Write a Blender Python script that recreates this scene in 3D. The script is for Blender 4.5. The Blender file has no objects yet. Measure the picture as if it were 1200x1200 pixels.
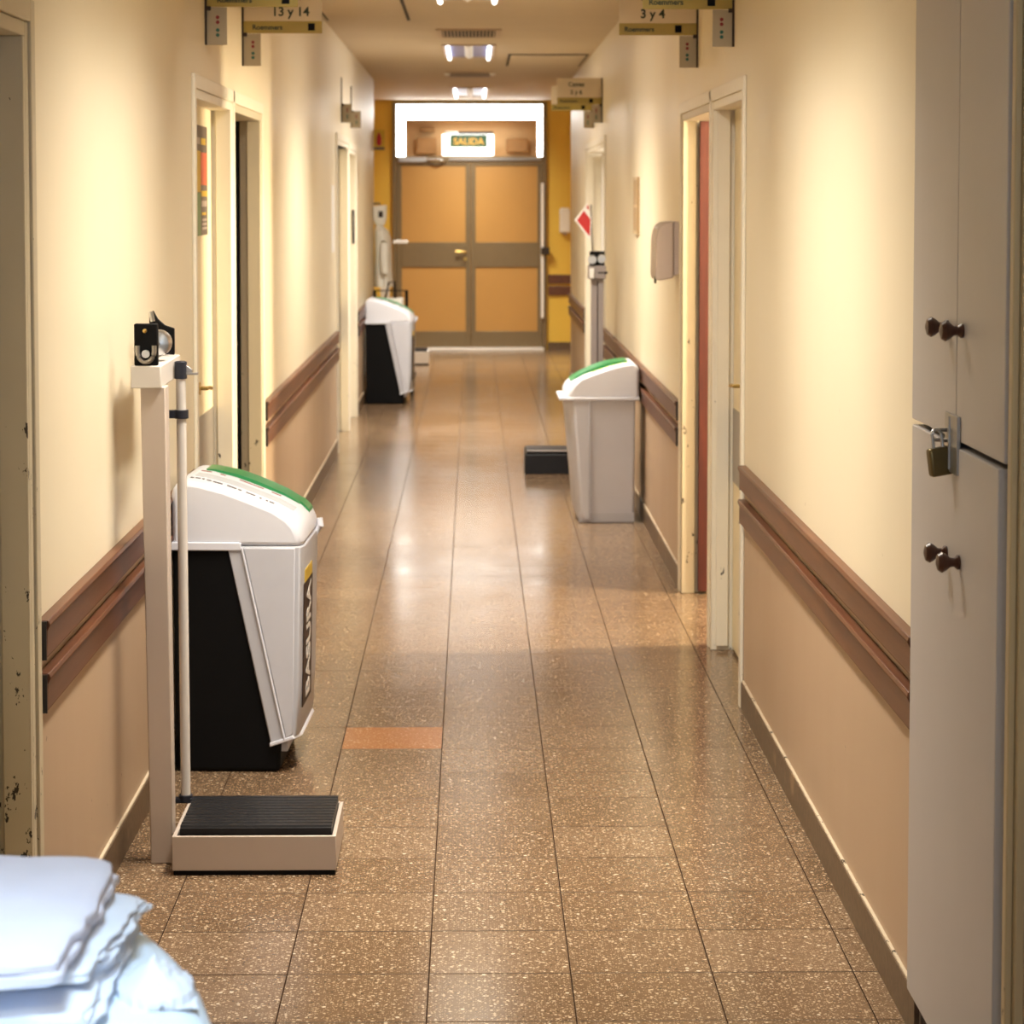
import bpy, bmesh, math, random
from mathutils import Vector, Matrix, noise
random.seed(7)
sc = bpy.context.scene
COL = sc.collection
PI = math.pi

# ------------------------------------------------------------------ materials
class NT:
    def __init__(s, name):
        s.m = bpy.data.materials.new(name); s.m.use_nodes = True
        s.t = s.m.node_tree; s.n = s.t.nodes; s.l = s.t.links
        s.b = s.n['Principled BSDF']
    def node(s, typ, **kw):
        n = s.n.new(typ)
        for k, v in kw.items(): setattr(n, k, v)
        return n
    def put(s, sock, v):
        if isinstance(v, bpy.types.NodeSocket): s.l.new(v, sock)
        elif isinstance(v, (tuple, list)) and len(v) == 3 and sock.type == 'RGBA': sock.default_value = (*v, 1)
        else: sock.default_value = v
    def math(s, op, a, b=0.0, c=0.0, clamp=False):
        n = s.node('ShaderNodeMath', operation=op); n.use_clamp = clamp
        s.put(n.inputs[0], a); s.put(n.inputs[1], b)
        if len(n.inputs) > 2: s.put(n.inputs[2], c)
        return n.outputs[0]
    def mix(s, f, a, b, blend='MIX'):
        n = s.node('ShaderNodeMix', data_type='RGBA', blend_type=blend)
        s.put(n.inputs[0], f); s.put(n.inputs[6], a); s.put(n.inputs[7], b)
        return n.outputs[2]
    def ramp(s, v, lo, hi, a=0.0, b=1.0):
        n = s.node('ShaderNodeMapRange'); n.clamp = True
        s.put(n.inputs[0], v)
        for i, x in zip((1, 2, 3, 4), (lo, hi, a, b)): n.inputs[i].default_value = x
        return n.outputs[0]
    def pos(s):
        return s.node('ShaderNodeNewGeometry').outputs['Position']
    def obj(s):
        return s.node('ShaderNodeTexCoord').outputs['Object']
    def scale(s, v, sc3):
        n = s.node('ShaderNodeVectorMath', operation='MULTIPLY'); s.put(n.inputs[0], v); n.inputs[1].default_value = sc3
        return n.outputs[0]
    def sep(s, v):
        n = s.node('ShaderNodeSeparateXYZ'); s.put(n.inputs[0], v); return n.outputs
    def noise(s, v, scale, detail=3, rough=.55):
        n = s.node('ShaderNodeTexNoise'); s.put(n.inputs['Vector'], v)
        n.inputs['Scale'].default_value = scale; n.inputs['Detail'].default_value = detail; n.inputs['Roughness'].default_value = rough
        return n.outputs['Fac']
    def bump(s, h, strength, dist=.01):
        n = s.node('ShaderNodeBump'); n.inputs['Strength'].default_value = strength; n.inputs['Distance'].default_value = dist
        s.put(n.inputs['Height'], h); s.l.new(n.outputs[0], s.b.inputs['Normal'])
    def fin(s, col=None, rough=None, metal=None, spec=None):
        if col is not None: s.put(s.b.inputs['Base Color'], col)
        if rough is not None: s.put(s.b.inputs['Roughness'], rough)
        if metal is not None: s.put(s.b.inputs['Metallic'], metal)
        if spec is not None: s.put(s.b.inputs['Specular IOR Level'], spec)
        return s.m

def pbr(name, col, rough=.5, metal=0., var=.10, nscale=14., bump=.0, bscale=120., spec=.5):
    t = NT(name); p = t.obj()
    f = t.noise(p, nscale)
    dark = tuple(c * (1 - var) for c in col); lite = tuple(min(1, c * (1 + var)) for c in col)
    c = t.mix(f, dark, lite)
    if bump: t.bump(t.noise(p, bscale, 2), bump, .002)
    return t.fin(c, rough, metal, spec)

def emit(name, col, strength, base=(.8, .8, .8)):
    t = NT(name)
    t.b.inputs['Emission Color'].default_value = (*col, 1); t.b.inputs['Emission Strength'].default_value = strength
    return t.fin(base, .4)

def chipped(name, col, lo=.70, chip=(.03, .02, .012), rough=.42):
    t = NT(name); p = t.pos(); z = t.sep(p)[2]
    f = t.noise(t.scale(p, (1, 1, .55)), 34, 5, .65)
    f2 = t.noise(p, 5, 2)
    k = t.math('ADD', f, t.math('MULTIPLY', f2, .25))
    wear = t.ramp(z, .25, 1.7, .0, .10)
    m = t.ramp(t.math('SUBTRACT', k, wear), lo + .11, lo + .125)
    v = t.noise(p, 9, 3)
    base = t.mix(v, tuple(c * .93 for c in col), col)
    return t.fin(t.mix(m, base, chip), rough)

def wall_paint(name, up, low, zsplit=.70):
    t = NT(name); p = t.pos(); z = t.sep(p)[2]
    v = t.noise(t.scale(p, (1, 1, .35)), 2.3, 4, .6)
    u = t.mix(v, tuple(c * .94 for c in up), up)
    l = t.mix(v, tuple(c * .9 for c in low), low)
    c = t.mix(t.ramp(z, zsplit - .004, zsplit + .004), l, u)
    # small scuffs and nicks
    sn = t.noise(t.scale(p, (1, 1, .8)), 21, 3, .7)
    sm = t.math('MULTIPLY', t.ramp(sn, .735, .75), t.ramp(z, 1.2, .5, 0, 1))
    c = t.mix(sm, c, (.16, .10, .06))
    t.bump(t.noise(p, 160, 2), .06, .002)
    return t.fin(c, t.ramp(v, .3, .7, .36, .46), spec=.5)

def floor_mat():
    t = NT('terrazzo_tile'); p = t.pos(); x, y, z = t.sep(p)
    TX, TY = .30, .2985
    gx = t.math('DIVIDE', t.math('SUBTRACT', x, .205 - 30), TX); gy = t.math('DIVIDE', t.math('SUBTRACT', y, 5.018 - 29.85), TY)
    fx = t.math('FRACT', gx); fy = t.math('FRACT', gy)
    ix = t.math('FLOOR', gx); iy = t.math('FLOOR', gy)
    cmb = t.node('ShaderNodeCombineXYZ'); t.put(cmb.inputs[0], ix); t.put(cmb.inputs[1], iy)
    wn = t.node('ShaderNodeTexWhiteNoise', noise_dimensions='2D'); t.put(wn.inputs['Vector'], cmb.outputs[0])
    tile = wn.outputs['Value']
    base = t.mix(tile, FLOOR_A, FLOOR_B)
    base = t.mix(t.ramp(t.noise(p, 60, 3), .35, .65), base, t.mix(.5, base, (.10, .055, .025)))
    cols = base
    for scl, keep, tone, a, b in ((210, .50, (.44, .32, .21), .30, .38), (70, .44, (.66, .52, .36), .20, .27), (120, .47, (.52, .38, .24), .25, .33), (46, .86, (.78, .68, .52), .16, .22)):
        v = t.node('ShaderNodeTexVoronoi', feature='F1', distance='EUCLIDEAN'); t.put(v.inputs['Vector'], t.scale(p, (1, 1.0, 1))); v.inputs['Scale'].default_value = scl
        r = t.sep(v.outputs['Color'])[0]
        m = t.math('MULTIPLY', t.ramp(v.outputs['Distance'], b, a), t.math('GREATER_THAN', r, keep))
        cols = t.mix(t.math('MULTIPLY', m, .8), cols, tone)
    v = t.node('ShaderNodeTexVoronoi', feature='F1'); t.put(v.inputs['Vector'], p); v.inputs['Scale'].default_value = 95
    m = t.math('MULTIPLY', t.ramp(v.outputs['Distance'], .32, .26), t.math('GREATER_THAN', t.sep(v.outputs['Color'])[1], .8))
    cols = t.mix(t.math('MULTIPLY', m, .7), cols, (.06, .03, .015))
    # one replaced, redder tile
    red = t.math('MULTIPLY', t.math('COMPARE', ix, 98.0, .5), t.math('COMPARE', iy, 107.0, .5))
    cols = t.mix(t.math('MULTIPLY', red, .62), cols, (.46, .17, .05))
    # joints
    ex = t.math('MINIMUM', fx, t.math('SUBTRACT', 1.0, fx)); ey = t.math('MINIMUM', fy, t.math('SUBTRACT', 1.0, fy))
    jx = t.ramp(ex, .0035, .0075, 1, 0); jn = t.ramp(wn.outputs['Value'], 0, 1, .45, 1)
    jy = t.math('MULTIPLY', t.ramp(ey, .006, .013, 1, 0), jn)
    j = t.math('MAXIMUM', jx, jy)
    cols = t.mix(j, cols, (.035, .02, .012))
    rg = t.ramp(t.noise(t.scale(p, (1.0, .5, 1)), 2.2, 4, .6), .3, .7, .15, .22)
    t.bump(t.math('ADD', t.math('MULTIPLY', t.noise(p, 5, 1), .4), t.math('MULTIPLY', j, -.3)), .06, .004)
    return t.fin(cols, t.math('MAXIMUM', rg, t.math('MULTIPLY', j, .8)), spec=t.math('MULTIPLY', t.math('SUBTRACT', 1.0, j), .5))

def wood(name, a, b, axis=(1, .06, 1), rough=.3):
    t = NT(name); p = t.scale(t.pos(), axis)
    f = t.noise(p, 55, 5, .6); g = t.noise(p, 9, 3)
    c = t.mix(t.ramp(f, .3, .7), a, b)
    c = t.mix(t.ramp(g, .62, .75), c, tuple(min(1, q * 1.7) for q in b))
    return t.fin(c, rough)

FLOOR_A, FLOOR_B = (.150, .090, .049), (.215, .138, .082)
M = {}
M['wall_l'] = wall_paint('cream_over_beige_wall_paint', (.79, .70, .52), (.47, .335, .22))
M['yellow'] = pbr('yellow_wall_paint', (.76, .50, .07), .4, var=.05, nscale=3)
M['room'] = pbr('side_room_paint', (.74, .66, .52), .6, var=.05)
M['ceil'] = pbr('ceiling_paint', (.58, .475, .33), .7, var=.05, nscale=2.5)
M['floor'] = floor_mat()
M['base'] = wood('terrazzo_skirting', (.075, .043, .022), (.15, .095, .052), (1, 1, 1), .4)
M['lip'] = chipped('skirting_lip_paint', (.62, .52, .38), .64)
M['frame'] = chipped('cream_gloss_door_frame', (.80, .74, .61), .70)
M['frame_old'] = chipped('worn_cream_door_frame', (.55, .48, .34), .63)
M['door'] = pbr('cream_door_paint', (.80, .70, .48), .4, var=.04)
M['brown_door'] = wood('dark_red_brown_door', (.055, .012, .008), (.10, .020, .012), (1, 1, .06), .4)
M['kick'] = pbr('brushed_kick_plate', (.40, .37, .34), .38, .8, var=.1)
M['rail'] = wood('brown_guard_rail', (.085, .027, .012), (.140, .050, .021), (1, .05, 1), .36)
M['rail_end'] = pbr('rail_end_cap', (.02, .014, .012), .4)
M['closet'] = pbr('greyish_white_closet_paint', (.46, .435, .43), .45, var=.04, nscale=5)
M['closet_frame'] = chipped('closet_frame_paint', (.50, .40, .24), .66)
M['gap'] = pbr('dark_gap', (.03, .018, .010), .7)  # dark tone painted for the shade in gaps, shared by dark fittings
M['knob'] = pbr('dark_brown_knob', (.065, .022, .012), .3, var=.2)
M['steel'] = pbr('steel', (.62, .62, .62), .28, 1., var=.08)
M['dsteel'] = pbr('worn_steel', (.36, .34, .32), .35, .9, var=.15)
M['brass'] = pbr('tarnished_brass', (.17, .13, .06), .38, .85, var=.25)
M['brassy'] = pbr('brass', (.55, .38, .12), .3, 1.)
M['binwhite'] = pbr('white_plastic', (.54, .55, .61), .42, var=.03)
M['binlid'] = pbr('bright_white_plastic', (.72, .74, .82), .34, var=.02)  # brighter bin white, also used for painted edge highlights
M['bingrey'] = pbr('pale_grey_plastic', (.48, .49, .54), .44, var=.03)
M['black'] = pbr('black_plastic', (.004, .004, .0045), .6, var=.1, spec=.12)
M['blackr'] = pbr('black_ribbed_rubber', (.010, .0095, .011), .42, var=.15, spec=.3)
M['green'] = pbr('green_plastic', (.012, .20, .055), .35, var=.08)
M['lime'] = pbr('lime_print', (.42, .62, .06), .4)
M['groove'] = pbr('grey_lid_groove', (.50, .53, .58), .45)
M['ink'] = pbr('dark_print', (.07, .06, .07), .5)
M['redink'] = pbr('red_print', (.32, .08, .06), .5)
M['label'] = pbr('brown_label', (.040, .022, .018), .5, spec=.15)
M['yellowtag'] = pbr('yellow_tag', (.62, .42, .02), .4)
M['letter'] = pbr('white_lettering', (.75, .73, .70), .5)
M['scale'] = pbr('beige_grey_enamel', (.50, .42, .36), .4, var=.04, spec=.4)
M['scale_lite'] = pbr('light_enamel', (.62, .58, .54), .34, var=.03)
M['scale_grey'] = pbr('grey_enamel', (.30, .26, .25), .36, var=.06)
M['navy'] = pbr('dark_grey_clamp', (.020, .022, .032), .4, spec=.3)
M['sheet'] = pbr('pale_blue_white_sheet', (.74, .85, .95), .8, var=.03, bump=.3, bscale=40)
M['linen'] = pbr('white_linen', (.76, .82, .92), .85, var=.04, bump=.3, bscale=60)
M['linen_lilac'] = pbr('lilac_white_linen', (.70, .70, .80), .85, var=.05, bump=.3, bscale=60)
M['bedmetal'] = pbr('bed_frame_paint', (.6, .6, .6), .35, .2)
M['sign'] = pbr('cream_sign_board', (.66, .56, .40), .45, var=.04)
M['band'] = pbr('olive_sign_band', (.36, .27, .055), .45, var=.05)
M['plate'] = pbr('grey_sign_plate', (.36, .30, .20), .45, var=.05)
M['signink'] = pbr('dark_green_ink', (.015, .03, .015), .5)
M['dotred'] = pbr('dark_red_ink', (.20, .015, .02), .5)
M['dotgreen'] = pbr('teal_ink', (.01, .09, .07), .5)
M['endframe'] = pbr('olive_brown_door_metal', (.20, .145, .075), .36, .3, var=.06)
M['endpanel'] = pbr('tan_door_panel', (.48, .26, .07), .42, var=.04, nscale=4)
M['paper'] = pbr('white_paper', (.82, .80, .76), .6, var=.02)
M['towel'] = pbr('pale_grey_dispenser_plastic', (.56, .50, .50), .35, var=.03)
M['red'] = pbr('red_card', (.50, .022, .022), .5, var=.05)
M['orangered'] = pbr('orange_red_print', (.62, .10, .035), .5)
M['amber'] = pbr('amber_print', (.62, .40, .015), .5)
M['leafgreen'] = pbr('green_print', (.17, .28, .11), .5)
M['charcoal'] = pbr('charcoal_print', (.11, .075, .06), .5)
M['greyprint'] = pbr('grey_print', (.42, .34, .30), .5)
M['coat'] = pbr('white_cotton', (.88, .86, .78), .85, var=.03)
M['vent'] = pbr('dark_vent', (.035, .022, .012), .6)
M['ventframe'] = pbr('vent_frame_paint', (.5, .38, .25), .5)
M['tray'] = pbr('bluish_reflector', (.20, .25, .55), .35, .3, var=.04)
M['tube'] = emit('fluorescent_tube', (1, .97, .93), 5)
M['glow'] = emit('daylit_frosted_glass', (1, .98, .92), 11)
M['exit_glow'] = emit('exit_sign_diffuser', (1, .98, .9), 2.5)
M['exit_green'] = pbr('exit_sign_green', (.01, .10, .03), .4)
M['exit_letter'] = emit('exit_sign_letters', (1, .55, .05), .2, (.8, .45, .05))
M['soffit'] = pbr('tan_lobby_paint', (.62, .42, .20), .5, var=.1, nscale=6)
M['brownshapes'] = pbr('brown_blurred_shapes', (.30, .16, .05), .5, var=.2, nscale=9)
M['notice'] = pbr('faded_brown_notice', (.36, .24, .12), .55, var=.2, nscale=20)
M['notice_edge'] = pbr('notice_edge', (.55, .42, .26), .5)
M['windowglass'] = pbr('window_frame_paint', (.8, .8, .78), .4)

# ------------------------------------------------------------------ mesh builder
class MB:
    def __init__(s): s.b = bmesh.new()
    def box(s, x0, x1, y0, y1, z0, z1, M4=None):
        v = [s.b.verts.new((x, y, z)) for x in (x0, x1) for y in (y0, y1) for z in (z0, z1)]
        for f in ((0, 1, 3, 2), (4, 6, 7, 5), (0, 4, 5, 1), (2, 3, 7, 6), (0, 2, 6, 4), (1, 5, 7, 3)):
            s.b.faces.new([v[i] for i in f])
        if M4 is not None:
            for q in v: q.co = M4 @ q.co
        return s
    def loft(s, rings, closed=True, caps=True):
        R = [[s.b.verts.new(p) for p in r] for r in rings]
        n = len(R[0])
        for a, b in zip(R, R[1:]):
            for i in range(n if closed else n - 1):
                j = (i + 1) % n
                s.b.faces.new((a[i], a[j], b[j], b[i]))
        if caps and closed:
            s.b.faces.new(R[0][::-1]); s.b.faces.new(R[-1])
        return s
    def prism(s, pts, axis, a, b):
        def P(p, t):
            return {'x': (t, p[0], p[1]), 'y': (p[0], t, p[1]), 'z': (p[0], p[1], t)}[axis]
        return s.loft([[P(p, a) for p in pts], [P(p, b) for p in pts]])
    def lathe(s, prof, c, axis='z', seg=20):
        rings = []
        for r, h in prof:
            ring = []
            for i in range(seg):
                a = 2 * PI * i / seg; q, w = max(r, 1e-4) * math.cos(a), max(r, 1e-4) * math.sin(a)
                o = {'z': (q, w, h), 'x': (h, q, w), 'y': (q, h, w)}[axis]
                ring.append((c[0] + o[0], c[1] + o[1], c[2] + o[2]))
            rings.append(ring)
        return s.loft(rings)
    def tube(s, pts, r, seg=12):
        P = [Vector(p) for p in pts]; rings = []
        for i, p in enumerate(P):
            d = (P[min(i + 1, len(P) - 1)] - P[max(i - 1, 0)]).normalized()
            u = d.cross(Vector((0, 0, 1)) if abs(d.z) < .9 else Vector((0, 1, 0))).normalized(); w = d.cross(u)
            rr = r[i] if isinstance(r, (list, tuple)) else r
            rings.append([tuple(p + rr * (math.cos(2 * PI * k / seg) * u + math.sin(2 * PI * k / seg) * w)) for k in range(seg)])
        return s.loft(rings)
    def build(s, name, mat, parent=None, bevel=0., smooth=False, seg=2):
        bmesh.ops.recalc_face_normals(s.b, faces=s.b.faces)
        me = bpy.data.meshes.new(name); s.b.to_mesh(me); s.b.free()
        o = bpy.data.objects.new(name, me); COL.objects.link(o)
        me.materials.append(M[mat] if isinstance(mat, str) else mat)
        if parent: o.parent = parent
        if bevel:
            m = o.modifiers.new('bevel', 'BEVEL'); m.width = bevel; m.segments = seg; m.limit_method = 'ANGLE'; m.angle_limit = math.radians(35)
            m.harden_normals = False
        if smooth or bevel:
            for p in me.polygons: p.use_smooth = True
            try: me.set_sharp_from_angle(angle=math.radians(38))
            except Exception: pass
        return o

def bx(name, mat, parent, x0, x1, y0, y1, z0, z1, bevel=0.):
    return MB().box(x0, x1, y0, y1, z0, z1).build(name, mat, parent, bevel)

def tag(o, label, cat, group=None):
    o['label'] = label; o['category'] = cat
    if group: o['group'] = group
    return o
def thing(name, label, cat, loc=(0, 0, 0), group=None, rotz=0):
    o = bpy.data.objects.new(name, None); o.empty_display_size = .1
    COL.objects.link(o); o.location = loc; o.rotation_euler = (0, 0, rotz)
    return tag(o, label, cat, group)
def struct(o): o['kind'] = 'structure'; return o
def sroot(name, loc=(0, 0, 0)):
    o = bpy.data.objects.new(name, None); COL.objects.link(o); o.location = loc; return struct(o)
def dup(root, loc, label, rotz=None):
    r = root.copy(); COL.objects.link(r); r.location = loc; r['label'] = label
    if rotz is not None: r.rotation_euler = (0, 0, rotz)
    for ch in list(root.children):
        c = ch.copy(); COL.objects.link(c); c.parent = r
        for g in list(ch.children):
            d = g.copy(); COL.objects.link(d); d.parent = c
    return r
def text(name, s, size, mat, parent, origin, right, up, extrude=.0006, align='LEFT'):
    cu = bpy.data.curves.new('t', 'FONT'); cu.body = s; cu.size = size; cu.extrude = extrude; cu.align_x = align; cu.offset = size * .022
    to = bpy.data.objects.new('t', cu); COL.objects.link(to)
    dg = bpy.context.evaluated_depsgraph_get(); dg.update()
    me = bpy.data.meshes.new_from_object(to.evaluated_get(dg)); bpy.data.objects.remove(to)
    r, u = Vector(right), Vector(up); n = r.cross(u)
    m4 = Matrix(((r.x, u.x, n.x, origin[0]), (r.y, u.y, n.y, origin[1]), (r.z, u.z, n.z, origin[2]), (0, 0, 0, 1)))
    me.transform(m4); me.materials.clear(); me.materials.append(M[mat])
    o = bpy.data.objects.new(name, me); COL.objects.link(o); o.parent = parent
    return o

# ------------------------------------------------------------------ room shell
WL, WR, HC, T = -.88, .868, 2.69, .10
YEND, YLOB = 26.0, 21.45
fl = MB().box(-3.3, 3.3, -2.6, 29.2, -.05, 0).build('floor', 'floor'); struct(fl)
ce = MB().box(-3.3, 3.3, -2.6, 29.2, HC, HC + .08).build('ceiling', 'ceil'); struct(ce)

def wall_run(name, x0, x1, y0, y1, openings):
    m = MB(); y = y0
    for a, b, h in openings:
        m.box(x0, x1, y, a, 0, HC); m.box(x0, x1, a, b, h, HC); y = b
    m.box(x0, x1, y, y1, 0, HC)
    return struct(m.build(name, 'wall_l'))
DH = 1.985
LO = [(3.70, 4.775, DH), (7.62, 10.0, DH), (15.52, 18.06, DH)]
RO = [(3.79, 4.60, 2.50), (7.71, 9.98, DH), (15.82, 18.42, DH)]
wall_run('wall_left', WL - T, WL, -2.5, YLOB, LO)
wall_run('wall_right', WR, WR + T, -2.5, YLOB, RO)
# shells of the rooms behind the door openings
def rooms(name, s, parts):
    m = MB(); xs = sorted((s * 3.1, s * 3.2)); m.box(xs[0], xs[1], -2.5, YLOB, 0, HC)
    for y in parts:
        xs = sorted((s * (abs(WL if s < 0 else WR) + T), s * 3.1)); m.box(xs[0], xs[1], y, y + .08, 0, HC)
    return struct(m.build(name, 'room'))
rooms('wall_left_rooms', -1, (-2.5, 6.2, 8.77, 13.2, 16.93, YLOB - .08))
rooms('wall_right_rooms', 1, (-2.5, 5.4, 8.70, 13.4, YLOB - .08))
struct(MB().box(-3.3, -1.62, YLOB, YEND + .1, 0, HC).build('wall_lobby_left', 'yellow'))
struct(MB().box(1.62, 3.3, YLOB, YEND + .1, 0, HC).build('wall_lobby_right', 'yellow'))
EL, ER, ET = -.868, .790, 2.668
m = MB(); m.box(-1.62, EL, YEND, YEND + .12, 0, HC); m.box(ER, 1.62, YEND, YEND + .12, 0, HC); m.box(EL, ER, YEND, YEND + .12, ET, HC)
struct(m.build('wall_end', 'yellow'))
# space beyond the end door
m = MB(); m.box(-1.1, -.95, YEND + .12, 29.0, 0, HC); m.box(.87, 1.0, YEND + .12, 29.0, 0, HC); m.box(-1.1, 1.0, 29.0, 29.1, 0, HC)
struct(m.build('wall_beyond', 'soffit'))
m = MB(); m.box(-.98, -.55, -2.6, -2.5, 0, HC); m.box(.55, .98, -2.6, -2.5, 0, HC); m.box(-.55, .55, -2.6, -2.5, 0, .9); m.box(-.55, .55, -2.6, -2.5, 2.2, HC)
struct(m.build('wall_back', 'wall_l'))
m = MB()
for a in ((-.55, -.50, .9, 2.2), (.50, .55, .9, 2.2), (-.02, .02, .95, 2.15), (-.5, .5, .9, .95), (-.5, .5, 2.15, 2.2)): m.box(a[0], a[1], -2.58, -2.52, a[2], a[3])
struct(m.build('window_1', 'windowglass'))

# skirting: dark terrazzo strip with a pale chipped lip
def skirt(name, side, y0, y1):
    r = sroot(name)
    X = WL if side < 0 else WR; a, b = (X, X + .010) if side < 0 else (X - .010, X)
    bx('skirting_strip', 'base', r, a, b, y0, y1, 0, .088)
    bx('skirting_lip', 'lip', r, a + (0 if side < 0 else .003), b - (.003 if side < 0 else 0), y0, y1, .088, .0925)
for n, s, a, b in (('baseboard_left_near', -1, 4.80, 7.55), ('baseboard_left_middle', -1, 10.06, 15.45), ('baseboard_left_far', -1, 18.12, YLOB),
                   ('baseboard_right_near', 1, 4.60, 7.65), ('baseboard_right_middle', 1, 10.04, 15.76), ('baseboard_right_far', 1, 18.48, YLOB)):
    skirt(n, s, a, b)
struct(bx('baseboard_end_right', 'base', None, ER + .02, 1.62, YEND - .012, YEND, 0, .085))
struct(bx('baseboard_end_left', 'base', None, -1.62, EL - .02, YEND - .012, YEND, 0, .085))
# ceiling access panels, the shadow gap around each painted as a dark backing
def cpanel(name, x0, x1, y0, y1):
    r = sroot(name)
    bx('panel_gap_shade', 'gap', r, x0, x1, y0, y1, HC - .004, HC)
    bx('panel_board', 'ceil', r, x0 + .018, x1 - .018, y0 + .06, y1 - .10, HC - .012, HC - .004)
cpanel('trim_1', -.86, -.37, 12.0, 14.33)
cpanel('trim_2', .26, .846, 17.7, 19.25)

# ------------------------------------------------------------------ door frames and doors
def door_frame(r, s, y0, y1, top, mat='frame', post=None, near=True):
    """casing strip on the wall face + jambs lining the opening (s = -1 left wall, +1 right wall)"""
    X = WL if s < 0 else WR
    def xx(a, b): return sorted((X + s * a, X + s * b))
    m = MB()
    for (ya, yb) in ((y0 - .045, y0), (y1, y1 + .045)):
        x = xx(-.012, 0); m.box(x[0], x[1], ya, yb, 0, top + .045)
    x = xx(-.012, 0); m.box(x[0], x[1], y0, y1, top, top + .045)
    m.build('door_casing', mat, r, .003)
    m = MB()
    x = xx(-.006, .105); x2 = xx(-.006, .05)
    m.box(x[0], x[1], y0, y0 + .03, 0, top); m.box(x[0], x[1], y1 - .035, y1, 0, top); m.box(x[0], x[1], y0 + .03, y1 - .035, top - .03, top)
    m.box(x2[0], x2[1], y1 - .055, y1 - .035, 0, top - .03)
    m.build('door_jamb', mat, r, .003)
def post(r, s, ya, yb, top, mat):
    X = WL if s < 0 else WR
    x = sorted((X - s * .008, X + s * .106))
    bx('middle_post', mat, r, x[0], x[1], ya, yb, 0, top, .004)
    x = sorted((X + s * .010, X + s * .052)); bx('door_stop', mat, r, x[0], x[1], ya - .018, ya, 0.02, top)
def leaf(r, s, y0, y1, top, mat, d=.066, kick=True, handle=True):
    X = WL if s < 0 else WR
    x = sorted((X + s * d, X + s * (d + .038)))
    lf = bx('door_leaf', mat, r, x[0], x[1], y0, y1, .012, top, .002)
    f = X + s * d
    if kick:
        x = sorted((f, f - s * .003)); bx('kick_plate', 'kick', r, x[0], x[1], y0 + .02, y1 - .015, .62, .885)
    if handle:
        h = MB(); h.lathe([(.022, 0), (.022, -s * .006)], (f, y0 + .62 if handle is True else handle, .985), 'x', 14)
        hy = y0 + .62 if handle is True else handle
        h.tube([(f - s * .004, hy, .985), (f - s * .028, hy, .985), (f - s * .034, hy + .03, .985), (f - s * .034, hy + .075, .98)], .007, 10)
        h.build('door_handle', 'brassy', r, smooth=True)
# left, nearest (only its far jamb is in view)
r = sroot('door_1'); door_frame(r, -1, 3.70, 4.775, DH, 'frame_old'); leaf(r, -1, 3.74, 4.735, DH - .03, 'door', kick=False)
# left pair
r = sroot('door_2'); door_frame(r, -1, 7.62, 8.80, DH, 'frame'); post(r, -1, 8.775, 8.885, DH, 'frame'); leaf(r, -1, 7.66, 8.765, DH - .03, 'door', handle=8.30)
r = sroot('door_3')
m = MB(); X = WL
m.box(X - .082, X + .006, 9.965, 10.0, 0, DH); m.box(X - .105, X + .006, 8.885, 9.965, DH - .03, DH); m.box(X - .05, X + .006, 9.945, 9.965, 0, DH - .03)
m.build('door_jamb', 'frame_old', r, .003)
m = MB(); m.box(X, X + .012, 10.0, 10.045, 0, DH + .045); m.box(X, X + .012, 8.80, 10.0, DH, DH + .045); m.build('door_casing', 'frame', r, .003)
bx('door_leaf', 'black', r, X - .30, X - .084, 9.955, 9.995, .012, DH - .031, .002)  # black slab painting the dark of the open room, not a door
# left far pair
r = sroot('door_4'); door_frame(r, -1, 15.52, 16.95, DH + .03, 'frame'); post(r, -1, 16.93, 17.05, DH + .03, 'frame')
leaf(r, -1, 15.57, 16.9, DH - .0, 'door')
r = sroot('door_5')
m = MB(); m.box(X - .105, X + .006, 18.02, 18.06, 0, DH); m.box(X - .105, X + .006, 17.05, 18.02, DH - .03, DH); m.build('door_jamb', 'frame', r, .003)
m = MB(); m.box(X, X + .012, 18.06, 18.105, 0, DH + .045); m.box(X, X + .012, 17.0, 18.06, DH, DH + .045); m.build('door_casing', 'frame', r, .003)
leaf(r, -1, 17.07, 18.01, DH - .03, 'door')
bx('door_plate', 'navy', r, X - .022, X - .006, 18.012, 18.02, 1.30, 1.55)
# right pair
r = sroot('door_6'); door_frame(r, 1, 7.71, 8.72, DH, 'frame'); post(r, 1, 8.66, 8.78, DH, 'frame'); leaf(r, 1, 7.75, 8.655, DH - .03, 'door', d=.07)
r = sroot('door_7'); X = WR
m = MB(); m.box(X - .006, X + .05, 9.92, 9.98, 0, DH); m.box(X - .006, X + .105, 8.78, 9.92, DH - .03, DH); m.box(X + .05, X + .105, 9.95, 9.98, 0, DH - .03)
m.build('door_jamb', 'frame_old', r, .003)
m = MB(); m.box(X - .012, X, 9.98, 10.03, 0, DH + .045); m.box(X - .012, X, 8.72, 9.98, DH, DH + .045); m.build('door_casing', 'frame', r, .003)
bx('door_leaf', 'brown_door', r, X + .062, X + .95, 9.90, 9.94, .012, DH - .03, .002)
# right far
r = sroot('door_8'); door_frame(r, 1, 15.82, 18.42, DH + .02, 'frame')
bx('door_leaf', 'paper', r, X + .106, X + .145, 17.3, 18.38, .012, DH - .03, .002)

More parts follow.
